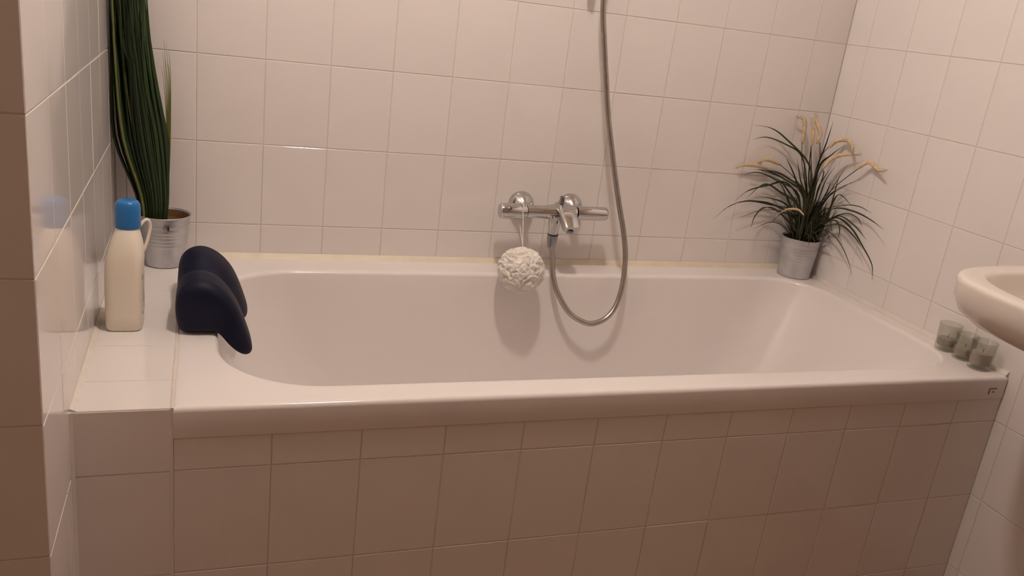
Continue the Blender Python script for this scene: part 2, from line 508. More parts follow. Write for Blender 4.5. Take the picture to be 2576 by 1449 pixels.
# ------------------------------------------------------------------ washbasin
def build_basin():
    cx, cy = 1.55, -1.172
    a, b, n = 0.452, 0.285, 4.5
    zt = 0.21
    t = thing('washbasin', (XR, cy, zt - 0.2), 'white ceramic washbasin fixed to the tiled wall', 'washbasin')
    N = 96
    def radial_outer(th, s, wallgap=0.0008):
        dx, dy = math.cos(th), math.sin(th)
        lo, hi = 0.0, 1.0
        for _ in range(40):
            m = (lo + hi) / 2
            x, y = cx + dx * m, cy + dy * m
            ins = x <= XR - wallgap and (abs((XR - x) / (a * s)) ** n + abs((y - cy) / (b * s)) ** n) <= 1.0
            if ins: lo = m
            else: hi = m
        return lo
    def radial_in(th, ax, by, e):
        dx, dy = abs(math.cos(th)), abs(math.sin(th))
        return ((dx / ax) ** e + (dy / by) ** e) ** (-1 / e)
    # shared centre moves towards the wall lower down
    rings = []
    def ring(s, z, d=0.0):
        nonlocal cx
        keep = cx
        cx = XR - (XR - keep) * min(1, s + 0.02)
        r = []
        for k in range(N):
            th = 2 * PI * k / N
            m = max(radial_outer(th, s) - d, 0.001)
            r.append((cx + math.cos(th) * m, cy + math.sin(th) * m, z))
        cx = keep
        rings.append(r)
    for s, z in ((0.26, zt - 0.185), (0.32, zt - 0.172), (0.47, zt - 0.150), (0.64, zt - 0.126), (0.79, zt - 0.105), (0.90, zt - 0.086), (0.96, zt - 0.068), (0.99, zt - 0.042), (1.0, zt - 0.012)):
        ring(s, z)
    for k in range(1, 6):
        q = PI / 2 * k / 5
        ring(1.0, zt - 0.010 + 0.010 * math.sin(q), 0.010 - 0.010 * math.cos(q))
    icx = 1.508
    def iring(ax, by, z, e=2.7):
        r = []
        for k in range(N):
            th = 2 * PI * k / N
            m = radial_in(th, ax, by, e)
            r.append((icx + math.cos(th) * m, cy + math.sin(th) * m, z))
        rings.append(r)
    iring(0.168, 0.236, zt, 3.0)
    iring(0.161, 0.229, zt - 0.001, 3.0)
    iring(0.157, 0.225, zt - 0.006, 3.0)
    for k in range(1, 9):
        q = PI / 2 * k / 8
        iring(0.155 * math.cos(q * 0.93), 0.223 * math.cos(q * 0.93), zt - 0.008 - 0.100 * math.sin(q * 0.97), 2.4)
    v, f = loft(rings, True, True)
    make('basin_body', v, f, 'ceramic', t)
    lathe('drain', [(0.0, 0.022), (0.003, 0.022), (0.004, 0.018), (0.003, 0.0)], (icx, cy, zt - 0.1085), 'chrome', t, n=20)
    tube('trap_pipe', [(1.64, cy, zt - 0.182), (1.64, cy, zt - 0.27), (1.64, cy, zt - 0.33), (1.67, cy, zt - 0.36), (1.72, cy, zt - 0.34), (XR - 0.001, cy, zt - 0.335)], 0.016, 'chrome', t, n=14)
    return t
build_basin()

# ------------------------------------------------------------------ mixer tap
def build_mixer():
    AX, AZ = -0.075, 0.080
    t = thing('bath_mixer_tap', (0.89, 0.0, 0.085), 'chrome thermostatic bath mixer tap mounted on the tiled wall', 'tap')
    for x in (0.822, 0.965):
        prof = [(0.0, 0.0355), (-0.003, 0.036), (-0.008, 0.0355), (-0.016, 0.033), (-0.024, 0.028), (-0.031, 0.022), (-0.036, 0.0150), (-0.040, 0.0125), (-0.070, 0.0125)]
        lathe('wall_rosette', prof, (x, -0.0006, 0.082), 'chrome', t, axis='y', n=40, sharp_at=60)
    lathe('body', [(0.0, 0.0160), (0.0, 0.0168), (0.040, 0.0168), (0.058, 0.0180), (0.075, 0.0215), (0.085, 0.0225), (0.118, 0.0225), (0.126, 0.0205), (0.134, 0.0175), (0.140, 0.0170), (0.140, 0.016)], (0.8125, AX, AZ), 'chrome', t, axis='x', n=40)
    hl = lathe('temperature_handle', [(0.0, 0.010), (0.0, 0.0175), (0.003, 0.0198), (0.008, 0.0202), (0.068, 0.0202), (0.071, 0.0192), (0.071, 0.012)], (0.739, AX, AZ - 0.001), 'chrome', t, axis='x', n=40)
    box('stop_button', 0.757, 0.764, AX - 0.0235, AX - 0.015, AZ + 0.004, AZ + 0.014, 'chrome_dark', hl, bevel=0.001)
    lathe('flow_handle', [(0.0, 0.012), (0.0, 0.0180), (0.003, 0.0186), (0.082, 0.0186), (0.086, 0.0180), (0.088, 0.0165), (0.088, 0.0)], (0.9555, AX, AZ + 0.001), 'chrome', t, axis='x', n=40)
    # spout: flattened block reaching forward and down
    path = [(AX + 0.008, AZ + 0.012), (AX - 0.018, AZ + 0.010), (AX - 0.040, AZ + 0.000), (AX - 0.062, AZ - 0.014), (AX - 0.076, AZ - 0.026)]
    rings = []
    hw = [0.021, 0.023, 0.024, 0.023, 0.0215]; hh = [0.016, 0.016, 0.015, 0.014, 0.012]
    for i, (y, z) in enumerate(path):
        a = path[max(0, i - 1)]; b = path[min(len(path) - 1, i + 1)]
        ty, tz = b[0] - a[0], b[1] - a[1]; l = math.hypot(ty, tz); ty /= l; tz /= l
        ny, nz = tz, -ty
        ring = []
        for k in range(24):
            th = 2 * PI * k / 24
            c, s = math.cos(th), math.sin(th)
            u = math.copysign(abs(c) ** 0.45, c) * hw[i]; w = math.copysign(abs(s) ** 0.45, s) * hh[i]
            ring.append((0.914 + u, y + ny * w, z + nz * w))
        rings.append(ring)
    v, f = loft(rings)
    sharp(make('spout', v, f, 'chrome', t), 50)
    lathe('aerator', [(0.0, 0.011), (-0.006, 0.011), (-0.006, 0.008)], (0.914, AX - 0.066, AZ - 0.030), 'chrome_dark', t, n=20)
    # diverter pin
    box('diverter_pin', 0.900, 0.911, AX - 0.014, AX - 0.003, AZ + 0.016, AZ + 0.047, 'chrome_dark', t, bevel=0.002)
    # outlet
    lathe('hose_outlet', [(0.0, 0.016), (-0.020, 0.0165), (-0.034, 0.0145), (-0.048, 0.0130), (-0.052, 0.0130)], (0.890, AX - 0.014, AZ - 0.004), 'chrome', t, n=28)
    return t
build_mixer()

HOSE = [(0.8905, -0.089, -0.012), (0.894, -0.100, -0.035), (0.893, -0.120, -0.078), (0.904, -0.140, -0.121), (0.936, -0.160, -0.170), (0.975, -0.172, -0.193),
        (1.006, -0.175, -0.198), (1.045, -0.170, -0.184), (1.074, -0.160, -0.151), (1.091, -0.145, -0.095), (1.097, -0.125, -0.028),
        (1.091, -0.105, 0.034), (1.072, -0.090, 0.107), (1.052, -0.080, 0.180), (1.031, -0.070, 0.262), (1.009, -0.060, 0.353), (0.993, -0.055, 0.432),
        (0.972, -0.052, 0.530), (0.955, -0.050, 0.624), (0.948, -0.055, 0.78), (0.950, -0.070, 0.95), (0.950, -0.085, 1.08)]
def build_hose():
    t = thing('shower_hose', (1.006, -0.175, -0.206), 'ribbed metal shower hose looping down into the bathtub', 'hose')
    path = catmull(HOSE, 48)
    # even steps
    d = [0.0]
    for i in range(1, len(path)): d.append(d[-1] + (path[i] - path[i - 1]).length)
    step = 0.0019; even = []; j = 0; s = 0.0
    while s < d[-1]:
        while d[j + 1] < s: j += 1
        k = (s - d[j]) / max(1e-9, d[j + 1] - d[j])
        even.append(path[j].lerp(path[j + 1], k)); s += step
    n = len(even)
    v, f = tube_vf(even, lambda q: 0.0077 if int(round(q * (n - 1))) % 2 else 0.0070, 10)
    make('hose_tube', v, f, 'hose', t)
    lathe('hose_nut', [(0.0, 0.0125), (-0.001, 0.0140), (-0.010, 0.0142), (-0.016, 0.0130), (-0.026, 0.0112), (-0.036, 0.0092), (-0.038, 0.0080)], (0.8905, -0.089, 0.0225), 'chrome_dark', t, n=24)
    lathe('seal_ring', [(0.0, 0.0132), (0.0, 0.0146), (0.0024, 0.0146), (0.0024, 0.0132)], (0.8905, -0.089, 0.0226), 'rubber', t, n=24)
    return t
build_hose()

def build_rail():
    t = thing('shower_rail', (0.925, -0.001, 0.64), 'chrome shower rail above the mixer tap, only its lower tip showing', 'shower rail')
    lathe('rail', [(0.0, 0.0), (0.001, 0.008), (0.004, 0.0095), (0.62, 0.0095), (0.624, 0.0)], (0.920, -0.045, 0.655), 'chrome', t, n=20)
    for z in (0.70, 1.215):
        lathe('bracket', [(0.0, 0.016), (-0.006, 0.016), (-0.010, 0.010), (-0.045, 0.010)], (0.920, -0.0005, z), 'chrome', t, axis='y', n=20)
    box('holder', 0.905, 0.962, -0.098, -0.030, 1.07, 1.10, 'chrome', t, bevel=0.006)
    h = tube('hand_shower', [(0.950, -0.085, 1.06), (0.950, -0.088, 1.13), (0.950, -0.10, 1.20), (0.950, -0.13, 1.25)], 0.013, 'chrome', t, n=14)
    rings = []
    c = Vector((0.950, -0.155, 1.262)); ax = Vector((0, -0.55, -0.83)).normalized(); e1 = Vector((1, 0, 0)); e2 = ax.cross(e1)
    for (k, r) in ((-0.02, 0.012), (-0.012, 0.034), (0.0, 0.042), (0.006, 0.042), (0.008, 0.038)):
        rings.append([tuple(c + ax * k + e1 * (r * math.cos(2 * PI * j / 28)) + e2 * (r * math.sin(2 * PI * j / 28))) for j in range(28)])
    v, f = loft(rings)
    make('spray_head', v, f, 'chrome', h)
    return t
build_rail()

# ------------------------------------------------------------------ bath puff
def build_puff():
    c = Vector((0.784, -0.163, -0.054)); rad = 0.062
    t = thing('bath_puff', (c.x, c.y, c.z - rad), 'ruffled white mesh bath puff hanging on a string from the mixer tap', 'bath puff')
    from mathutils import noise
    bm = bmesh.new(); bmesh.ops.create_icosphere(bm, subdivisions=6, radius=1.0)
    for v in bm.verts:
        d = v.co.normalized()
        w = Vector((noise.noise(d * 2.6 + Vector((3, 1, 7))), noise.noise(d * 2.6 + Vector((9, 4, 2))), noise.noise(d * 2.6 + Vector((5, 8, 1)))))
        q = d + w * 0.42
        r1 = 1.0 - abs(noise.noise(q * 3.1)) * 2.4           # frills
        r2 = 1.0 - abs(noise.noise(q * 7.0 + Vector((2, 2, 2)))) * 2.0
        lump = noise.noise(d * 2.2 + Vector((1, 6, 3)))
        h = 0.865 + 0.11 * max(-0.4, r1) + 0.035 * max(-0.5, r2) + 0.05 * lump
        v.co = d * (rad * h)
    V = [tuple(c + v.co) for v in bm.verts]
    F = [tuple(v.index for v in f.verts) for f in bm.faces]
    bm.free()
    make('ruffles', V, F, 'puff', t)
    tube('string', [(c.x, c.y + 0.004, c.z + rad * 0.7), (0.790, -0.125, 0.045), (0.7955, -0.0975, 0.080), (0.797, -0.088, 0.0985), (0.798, -0.075, 0.1035), (0.799, -0.062, 0.0985), (0.799, -0.0525, 0.080), (0.799, -0.058, 0.064), (0.797, -0.085, 0.040), (0.791, -0.120, 0.020), (c.x + 0.004, c.y + 0.006, c.z + rad * 0.7)], 0.0011, 'string', t, n=6, per=4)
    return t
build_puff()

# ------------------------------------------------------------------ bath pillow
def build_pillow():
    t = thing('bath_pillow', (0.03, -0.36, RIM), 'dark navy foam bath headrest with two lobes hooked over the bathtub end', 'bath pillow')
    prof = [(-0.024, -0.0828), (-0.030, -0.065), (-0.0325, -0.035), (-0.031, -0.008), (-0.022, 0.015), (-0.006, 0.0275), (0.010, 0.0320), (0.026, 0.0295), (0.044, 0.0195),
            (0.060, 0.003), (0.074, -0.020), (0.085, -0.050), (0.094, -0.082), (0.102, -0.110), (0.1045, -0.125), (0.100, -0.1335), (0.092, -0.1345),
            (0.082, -0.128), (0.070, -0.113), (0.058, -0.096), (0.048, -0.0850), (0.036, -0.0826), (0.016, -0.0822), (-0.004, -0.0822)]
    y0, y1, ns = -0.510, -0.218, 44
    rings = []
    for i in range(ns + 1):
        s = i / ns
        k = abs(2 * s - 1)
        e = 1.0
        if k > 0.78:
            q = (k - 0.78) / 0.22
            e = max(0.02, (1 - q ** 2.3)) ** (1 / 2.3)
        dip = math.exp(-((s - 0.52) / 0.15) ** 2)
        sink = (1.0 - 0.23 * dip) * (1.0 - 0.10 * max(0.0, s - 0.4))
        ring = []
        for (x, z) in prof:
            zz = -0.083 + (z + 0.083) * sink if z > -0.083 else z + 0.018 * dip * (-0.083 - z) / 0.05
            xx = x - (0.022 * dip if x > 0.04 else 0.0) * min(1, max(0, (x - 0.04) / 0.03))
            # rounding at the ends pulls the section towards its lower middle
            cz = -0.045
            xr = 0.035 + (xx - 0.035) * (0.50 + 0.50 * e)
            zr = cz + (zz - cz) * (0.42 + 0.58 * e) if zz > cz else (cz + (zz - cz) * (0.62 + 0.38 * e))
            if zz <= -0.08 and xx < 0.05: zr = max(zr, -0.0835)
            ring.append((xr, y0 + (y1 - y0) * s, zr))
        rings.append([((x + 0.007 * max(0, (x - 0.05) / 0.05)), y, (-0.083 + (z + 0.083) * 0.92 if z > -0.083 else z)) for x, y, z in ring])
    v, f = loft(rings)
    o = make('cushion', v, f, 'navy', t)
    md = o.modifiers.new('smooth', 'SUBSURF'); md.levels = 1; md.render_levels = 2
    # suction cups under the pillow
    for y in (-0.43, -0.30):
        lathe('suction_cup', [(0.0, 0.017), (0.0015, 0.016), (0.004, 0.008), (0.010, 0.006)], (0.010, y, RIM + 0.0002), 'rubber', t, n=18)
    return t
build_pillow()

# ------------------------------------------------------------------ bottle
def build_bottle():
    cx, cy = -0.1215, -0.446
    t = thing('shampoo_bottle', (cx, cy, RIM), 'cream white plastic bottle with round blue cap on the tiled ledge', 'bottle')
    def sec(hx, hy, z, e):
        r = []
        for k in range(40):
            th = 2 * PI * k / 40
            c, s = math.cos(th), math.sin(th)
            r.append((cx + math.copysign(abs(c) ** (2 / e), c) * hx, cy + math.copysign(abs(s) ** (2 / e), s) * hy, z))
        return r
    S = [(0.026, 0.034, 0.0006, 5), (0.0305, 0.0385, 0.0014, 5), (0.0325, 0.0405, 0.006, 5), (0.0328, 0.041, 0.03, 5), (0.0328, 0.041, 0.085, 4.6), (0.0332, 0.041, 0.118, 4.2), (0.0328, 0.0405, 0.135, 3.6),
         (0.0312, 0.0385, 0.150, 3.0), (0.0285, 0.035, 0.164, 2.6), (0.0250, 0.030, 0.177, 2.3), (0.0215, 0.024, 0.188, 2.1), (0.0196, 0.0200, 0.195, 2), (0.0190, 0.0190, 0.204, 2)]
    base_cx = cx
    R_ = []
    for a, b, z, e in S:
        cx = base_cx + 0.0075 * max(0.0, min(1.0, (z - 0.11) / 0.085))
        R_.append(sec(a, b, RIM + z, e))
    cx = base_cx
    v, f = loft(R_)
    make('bottle_body', v, f, 'bottle', t)
    prof = [(0.0, 0.0200), (0.0, 0.0218), (0.002, 0.0224), (0.036, 0.0222), (0.044, 0.0212), (0.049, 0.0188), (0.0515, 0.0150), (0.0525, 0.008), (0.0525, 0.0)]
    tag(lathe('cap', prof, (cx + 0.008, cy, RIM + 0.1935), 'cap', t, n=40, sharp_at=50), 'rounded blue screw cap')
    tube('handle', [(-0.100, cy + 0.020, 0.100), (-0.088, cy + 0.030, 0.114), (-0.0805, cy + 0.034, 0.114), (-0.0780, cy + 0.035, 0.102), (-0.0805, cy + 0.032, 0.084), (-0.087, cy + 0.026, 0.062), (-0.093, cy + 0.022, 0.052)], 0.0032, 'bottle', t, n=10)
    # printed label on the side facing the bath
    rings = []
    for k in range(9):
        y = cy - 0.027 + 0.054 * k / 8
        q = (1 - (abs(y - cy) / 0.041) ** 4.8) ** (1 / 4.8)
        x = cx + 0.0328 * q
        rings.append([(x - 0.0008, y, RIM + 0.030), (x + 0.0006, y, RIM + 0.030), (x + 0.0006, y, RIM + 0.118), (x - 0.0008, y, RIM + 0.118)])
    v, f = loft(rings)
    tag(make('label', v, f, M['label'], t, smooth=False), 'printed side label with small blue and green marks')
    return t
build_bottle()

# ------------------------------------------------------------------ zinc pots and plants
def pot_parts(t, c, rb, rt, h, ribs, soil_at):
    z0 = RIM + 0.0004
    prof = [(0.002, 0.0), (0.002, rb - 0.006), (0.0, rb - 0.004), (0.0, rb - 0.001), (0.002, rb)]
    def rr(z): return rb + (rt - rb) * z / h
    m = 96
    for k in range(1, m):
        z = h * k / m
        d = 0.0
        for zr, w, a in ribs:
            d += a * math.exp(-((z - zr) / w) ** 2)
        prof.append((z, rr(z) + d))
    prof += [(h - 0.003, rt + 0.0012), (h - 0.001, rt + 0.0020), (h, rt + 0.0012), (h, rt - 0.0006), (h - 0.004, rt - 0.0022)]
    # wall as one shell: outside up, over the rim, inside down to the soil
    inner = [(h - 0.004, rt - 0.0024), (soil_at + 0.002, rr(soil_at) - 0.0030), (soil_at, rr(soil_at) - 0.0032)]
    rings = []
    for z, r in prof + inner:
        rings.append([(c[0] + r * math.cos(2 * PI * k / 48), c[1] + r * math.sin(2 * PI * k / 48), z0 + z) for k in range(48)])
    v, f = loft(rings[1:-2], True, False)
    make('pot', v, f, 'zinc', t)
    v, f = loft(rings[-3:], False, False)
    make('liner', v, f, 'pot_inside', t)
    rng = random.Random(int(c[0] * 1000) + 7)
    rs = rr(soil_at) - 0.0034
    rings = []
    for q in (1.0, 0.8, 0.6, 0.4, 0.2, 0.05):
        rings.append([(c[0] + rs * q * math.cos(2 * PI * k / 24), c[1] + rs * q * math.sin(2 * PI * k / 24), z0 + soil_at + rng.uniform(-0.001, 0.002) + 0.004 * (1 - q)) for k in range(24)])
    v, f = loft(rings, False, True)
    make('soil', v, f, 'soil', t)

def blade_vf(path, width, twist0=0.0, fold=0.25, face=None):
    """narrow leaf: folded strip that tapers to the tip and has thickness"""
    n = len(path); fr = frames(path)
    V, F = [], []
    for i, (p, t, a, b) in enumerate(fr):
        q = i / (n - 1)
        w = width * (0.75 + 0.25 * min(1, q * 4)) * (1 - max(0, (q - 0.45) / 0.55) ** 1.6) + 0.0004
        if face is not None:
            s = (face - t * face.dot(t)); s = s.normalized() if s.length > 1e-4 else a
        else:
            s = a * math.cos(twist0) + b * math.sin(twist0)
        up = t.cross(s).normalized()
        th = 0.0003 + 0.0003 * (1 - q)
        V += [tuple(p - s * w / 2), tuple(p + up * (w * fold + th)), tuple(p + s * w / 2), tuple(p + up * (w * fold - th))]
    for i in range(n - 1):
        x = i * 4
        for k in range(4):
            l = (k + 1) % 4
            F.append((x + k, x + l, x + 4 + l, x + 4 + k))
    F.append((3, 2, 1, 0)); F.append(tuple((n - 1) * 4 + k for k in range(4)))
    return V, F

def build_tall_grass():
    c = (-0.0665, -0.064)
    t = thing('tall_potted_plant', (c[0], c[1], RIM), 'tall upright dark green grass in a ribbed zinc pot by the wall corner', 'potted plant')
    ribs = [(0.052 + 0.0085 * k, 0.0022, 0.0017) for k in range(5)] + [(0.099, 0.0022, 0.0012)]
    pot_parts(t, c, 0.041, 0.0565, 0.1215, ribs, 0.100)
    # dark lug of the handle under the rim
    lx, ly = c[0] + 0.006, c[1] - 0.0555
    box('handle_lug', lx - 0.006, lx + 0.006, ly - 0.003, ly + 0.003, RIM + 0.094, RIM + 0.109, 'chrome_dark', t, bevel=0.0015)
    rng = random.Random(21)
    B0 = (-0.090, -0.068)
    count = 150
    for i in range(count):
        a = rng.uniform(0, 2 * PI); r = 0.024 * math.sqrt(rng.random())
        rx, ry = r * math.cos(a), r * math.sin(a)
        H = rng.uniform(0.62, 0.98) if i % 5 else rng.uniform(0.34, 0.52)
        u = rx / 0.024
        sx = 2.15 + rng.uniform(-0.25, 0.25)
        p = [(B0[0] + rx * 1.15, B0[1] + ry * 1.1, RIM + 0.098)]
        xm = B0[0] - 0.022 + rx * sx
        p.append((B0[0] - 0.002 + rx * 1.45, B0[1] + ry * 1.3, 0.085))
        p.append((xm, B0[1] + ry * 1.75, 0.21))
        p.append((B0[0] - 0.036 + rx * 1.85 + rng.uniform(-0.006, 0.006), B0[1] - 0.004 + ry * 2.0, 0.36))
        top = RIM + 0.098 + H
        k = (top - 0.36) / 0.4
        if top > 0.42:
            p.append((B0[0] - 0.046 + rx * 1.5 + rng.uniform(-0.012, 0.012) * k, B0[1] - 0.006 + ry * 2.2, 0.36 + (top - 0.36) * 0.45))
            p.append((B0[0] - 0.048 + rx * 1.9 + rng.uniform(-0.03, 0.03) * k, B0[1] - 0.010 + ry * 2.6, top))
        p = [(max(x, XL + 0.0045 + 0.003 * rng.random()), min(y, -0.006), z) for x, y, z in p]
        path = catmull(p, 4)
        path = [Vector((max(q.x, XL + 0.004), min(q.y, -0.005), q.z)) for q in path]
        v, f = blade_vf(path, rng.uniform(0.0042, 0.0072), face=Vector((math.cos(a + rng.uniform(-0.9, 0.9)), 0.55 * math.sin(a + 1.57), 0)))
        m = 'grass_pale' if i % 9 == 0 else ('grass_mid' if i % 3 == 0 else 'grass_dark')
        make('blade', v, f, m, t)
    # a few thin wisps standing free on the side of the bath
    for k in range(7):
        x1 = -0.062 + 0.004 * k
        p = [(B0[0] + 0.024, B0[1] + 0.004 * (k - 3), RIM + 0.098), (B0[0] + 0.032, B0[1], 0.10), (-0.060 + 0.0012 * k, B0[1] - 0.004, 0.22), (-0.063 + 0.0018 * k, B0[1] - 0.006, 0.30 + 0.008 * k), (-0.070 + 0.0024 * k, B0[1] - 0.008, 0.37 + 0.009 * ((k * 3) % 7))]
        v, f = blade_vf(catmull(p, 4), 0.0016, face=Vector((1, 0.2, 0)))
        make('blade', v, f, 'grass_pale', t)
    return t
build_tall_grass()

LEAF_CURVES = [[[1.685, -0.078, 0.02], [1.696, -0.072, 0.168], [1.679, -0.057, 0.252], [1.604, -0.026, 0.316], [1.552, -0.019, 0.341], [1.491, -0.022, 0.346]], [[1.719, -0.081, 0.02], [1.689, -0.068, 0.167], [1.658, -0.048, 0.269], [1.609, -0.025, 0.299], [1.546, -0.017, 0.314], [1.498, -0.023, 0.306]], [[1.689, -0.103, 0.02], [1.7, -0.078, 0.17], [1.693, -0.079, 0.242], [1.697, -0.089, 0.318], [1.698, -0.096, 0.385]], [[1.697, -0.058, 0.02], [1.683, -0.068, 0.085], [1.611, -0.021, 0.119], [1.529, -0.021, 0.125], [1.469, -0.02, 0.109], [1.418, -0.021, 0.066]], [[1.692, -0.076, 0.02], [1.681, -0.063, 0.104], [1.617, -0.027, 0.117], [1.51, -0.028, 0.127], [1.446, -0.018, 0.095]], [[1.72, -0.057, 0.02], [1.676, -0.058, 0.139], [1.636, -0.029, 0.188], [1.577, -0.023, 0.175], [1.52, -0.017, 0.155], [1.474, -0.028, 0.125]], [[1.677, -0.065, 0.02], [1.672, -0.062, 0.124], [1.618, -0.037, 0.16], [1.571, -0.017, 0.177], [1.517, -0.017, 0.13]], [[1.712, -0.088, 0.02], [1.673, -0.065, 0.059], [1.617, -0.045, 0.105], [1.574, -0.036, 0.111], [1.546, -0.039, 0.084], [1.531, -0.052, 0.05]], [[1.706, -0.097, 0.02], [1.721, -0.102, 0.116], [1.739, -0.172, 0.158], [1.721, -0.254, 0.175], [1.734, -0.291, 0.166]], [[1.708, -0.075, 0.02], [1.727, -0.107, 0.097], [1.72, -0.159, 0.146], [1.735, -0.218, 0.154], [1.741, -0.279, 0.148], [1.719, -0.364, 0.14]], [[1.703, -0.104, 0.02], [1.729, -0.112, 0.078], [1.744, -0.151, 0.117], [1.729, -0.236, 0.108], [1.729, -0.292, 0.074], [1.728, -0.345, 0.036], [1.727, -0.361, -0.006]], [[1.673, -0.102, 0.02], [1.725, -0.114, 0.066], [1.734, -0.157, 0.07], [1.73, -0.209, 0.053], [1.737, -0.242, 0.019], [1.737, -0.274, -0.016]], [[1.689, -0.086, 0.02], [1.712, -0.088, 0.099], [1.728, -0.107, 0.162], [1.739, -0.154, 0.209], [1.724, -0.224, 0.248]], [[1.682, -0.083, 0.02], [1.708, -0.085, 0.123], [1.727, -0.107, 0.166], [1.723, -0.139, 0.221], [1.722, -0.167, 0.273]], [[1.691, -0.072, 0.02], [1.69, -0.07, 0.126], [1.662, -0.053, 0.186], [1.636, -0.038, 0.234], [1.616, -0.029, 0.262]], [[1.682, -0.091, 0.02], [1.688, -0.072, 0.143], [1.66, -0.061, 0.204], [1.637, -0.055, 0.263]], [[1.716, -0.091, 0.02], [1.727, -0.114, 0.078], [1.735, -0.165, 0.125], [1.72, -0.247, 0.123], [1.748, -0.281, 0.089]], [[1.721, -0.056, 0.02], [1.702, -0.076, 0.169], [1.702, -0.077, 0.25], [1.722, -0.093, 0.289], [1.728, -0.13, 0.325]], [[1.688, -0.088, 0.02], [1.681, -0.063, 0.157], [1.633, -0.03, 0.196], [1.571, -0.017, 0.217], [1.522, -0.024, 0.22]], [[1.724, -0.06, 0.02], [1.682, -0.06, 0.164], [1.643, -0.028, 0.2], [1.597, -0.02, 0.216], [1.528, -0.022, 0.22]], [[1.695, -0.058, 0.02], [1.676, -0.052, 0.154], [1.609, -0.026, 0.19], [1.538, -0.025, 0.212], [1.485, -0.018, 0.2]], [[1.702, -0.064, 0.02], [1.721, -0.112, 0.073], [1.72, -0.17, 0.114], [1.723, -0.196, 0.097], [1.707, -0.217, 0.071]], [[1.675, -0.091, 0.02], [1.705, -0.088, 0.14], [1.699, -0.1, 0.199], [1.707, -0.124, 0.26]], [[1.675, -0.099, 0.02], [1.7, -0.08, 0.129], [1.683, -0.074, 0.224], [1.663, -0.066, 0.308]], [[1.69, -0.089, 0.02], [1.7, -0.08, 0.13], [1.679, -0.073, 0.208], [1.666, -0.071, 0.278], [1.659, -0.075, 0.306]], [[1.712, -0.086, 0.02], [1.717, -0.089, 0.149], [1.723, -0.094, 0.215], [1.725, -0.114, 0.255]], [[1.717, -0.074, 0.02], [1.73, -0.108, 0.085], [1.733, -0.186, 0.138], [1.735, -0.239, 0.141], [1.734, -0.269, 0.122]], [[1.702, -0.07, 0.02], [1.728, -0.114, 0.074], [1.735, -0.178, 0.104], [1.72, -0.264, 0.092], [1.721, -0.305, 0.066]], [[1.687, -0.082, 0.02], [1.714, -0.095, 0.109], [1.724, -0.12, 0.173], [1.724, -0.155, 0.205], [1.726, -0.224, 0.244]], [[1.678, -0.076, 0.02], [1.687, -0.071, 0.151], [1.669, -0.068, 0.206], [1.652, -0.068, 0.257]], [[1.721, -0.096, 0.02], [1.685, -0.069, 0.11], [1.644, -0.048, 0.16], [1.612, -0.034, 0.192], [1.573, -0.023, 0.207]], [[1.717, -0.103, 0.02], [1.689, -0.061, 0.083], [1.657, -0.024, 0.122], [1.603, -0.027, 0.137], [1.559, -0.02, 0.141]], [[1.704, -0.064, 0.02], [1.685, -0.054, 0.081], [1.639, -0.023, 0.1], [1.57, -0.021, 0.097], [1.505, -0.021, 0.072]], [[1.692, -0.084, 0.02], [1.715, -0.094, 0.125], [1.719, -0.112, 0.179], [1.718, -0.122, 0.221]], [[1.711, -0.067, 0.02], [1.707, -0.087, 0.156], [1.705, -0.099, 0.231], [1.695, -0.104, 0.243]], [[1.677, -0.068, 0.02], [1.697, -0.084, 0.147], [1.689, -0.098, 0.206], [1.686, -0.118, 0.253]], [[1.683, -0.076, 0.02], [1.735, -0.109, 0.065], [1.727, -0.127, 0.11], [1.739, -0.139, 0.182], [1.736, -0.207, 0.167]], [[1.705, -0.092, 0.02], [1.692, -0.076, 0.169], [1.692, -0.093, 0.26], [1.699, -0.115, 0.288], [1.713, -0.143, 0.323]], [[1.68, -0.055, 0.02], [1.69, -0.077, 0.087], [1.648, -0.062, 0.123], [1.617, -0.055, 0.168], [1.589, -0.051, 0.198]], [[1.72, -0.085, 0.02], [1.726, -0.111, 0.073], [1.73, -0.129, 0.111], [1.722, -0.142, 0.186], [1.714, -0.154, 0.243]]]
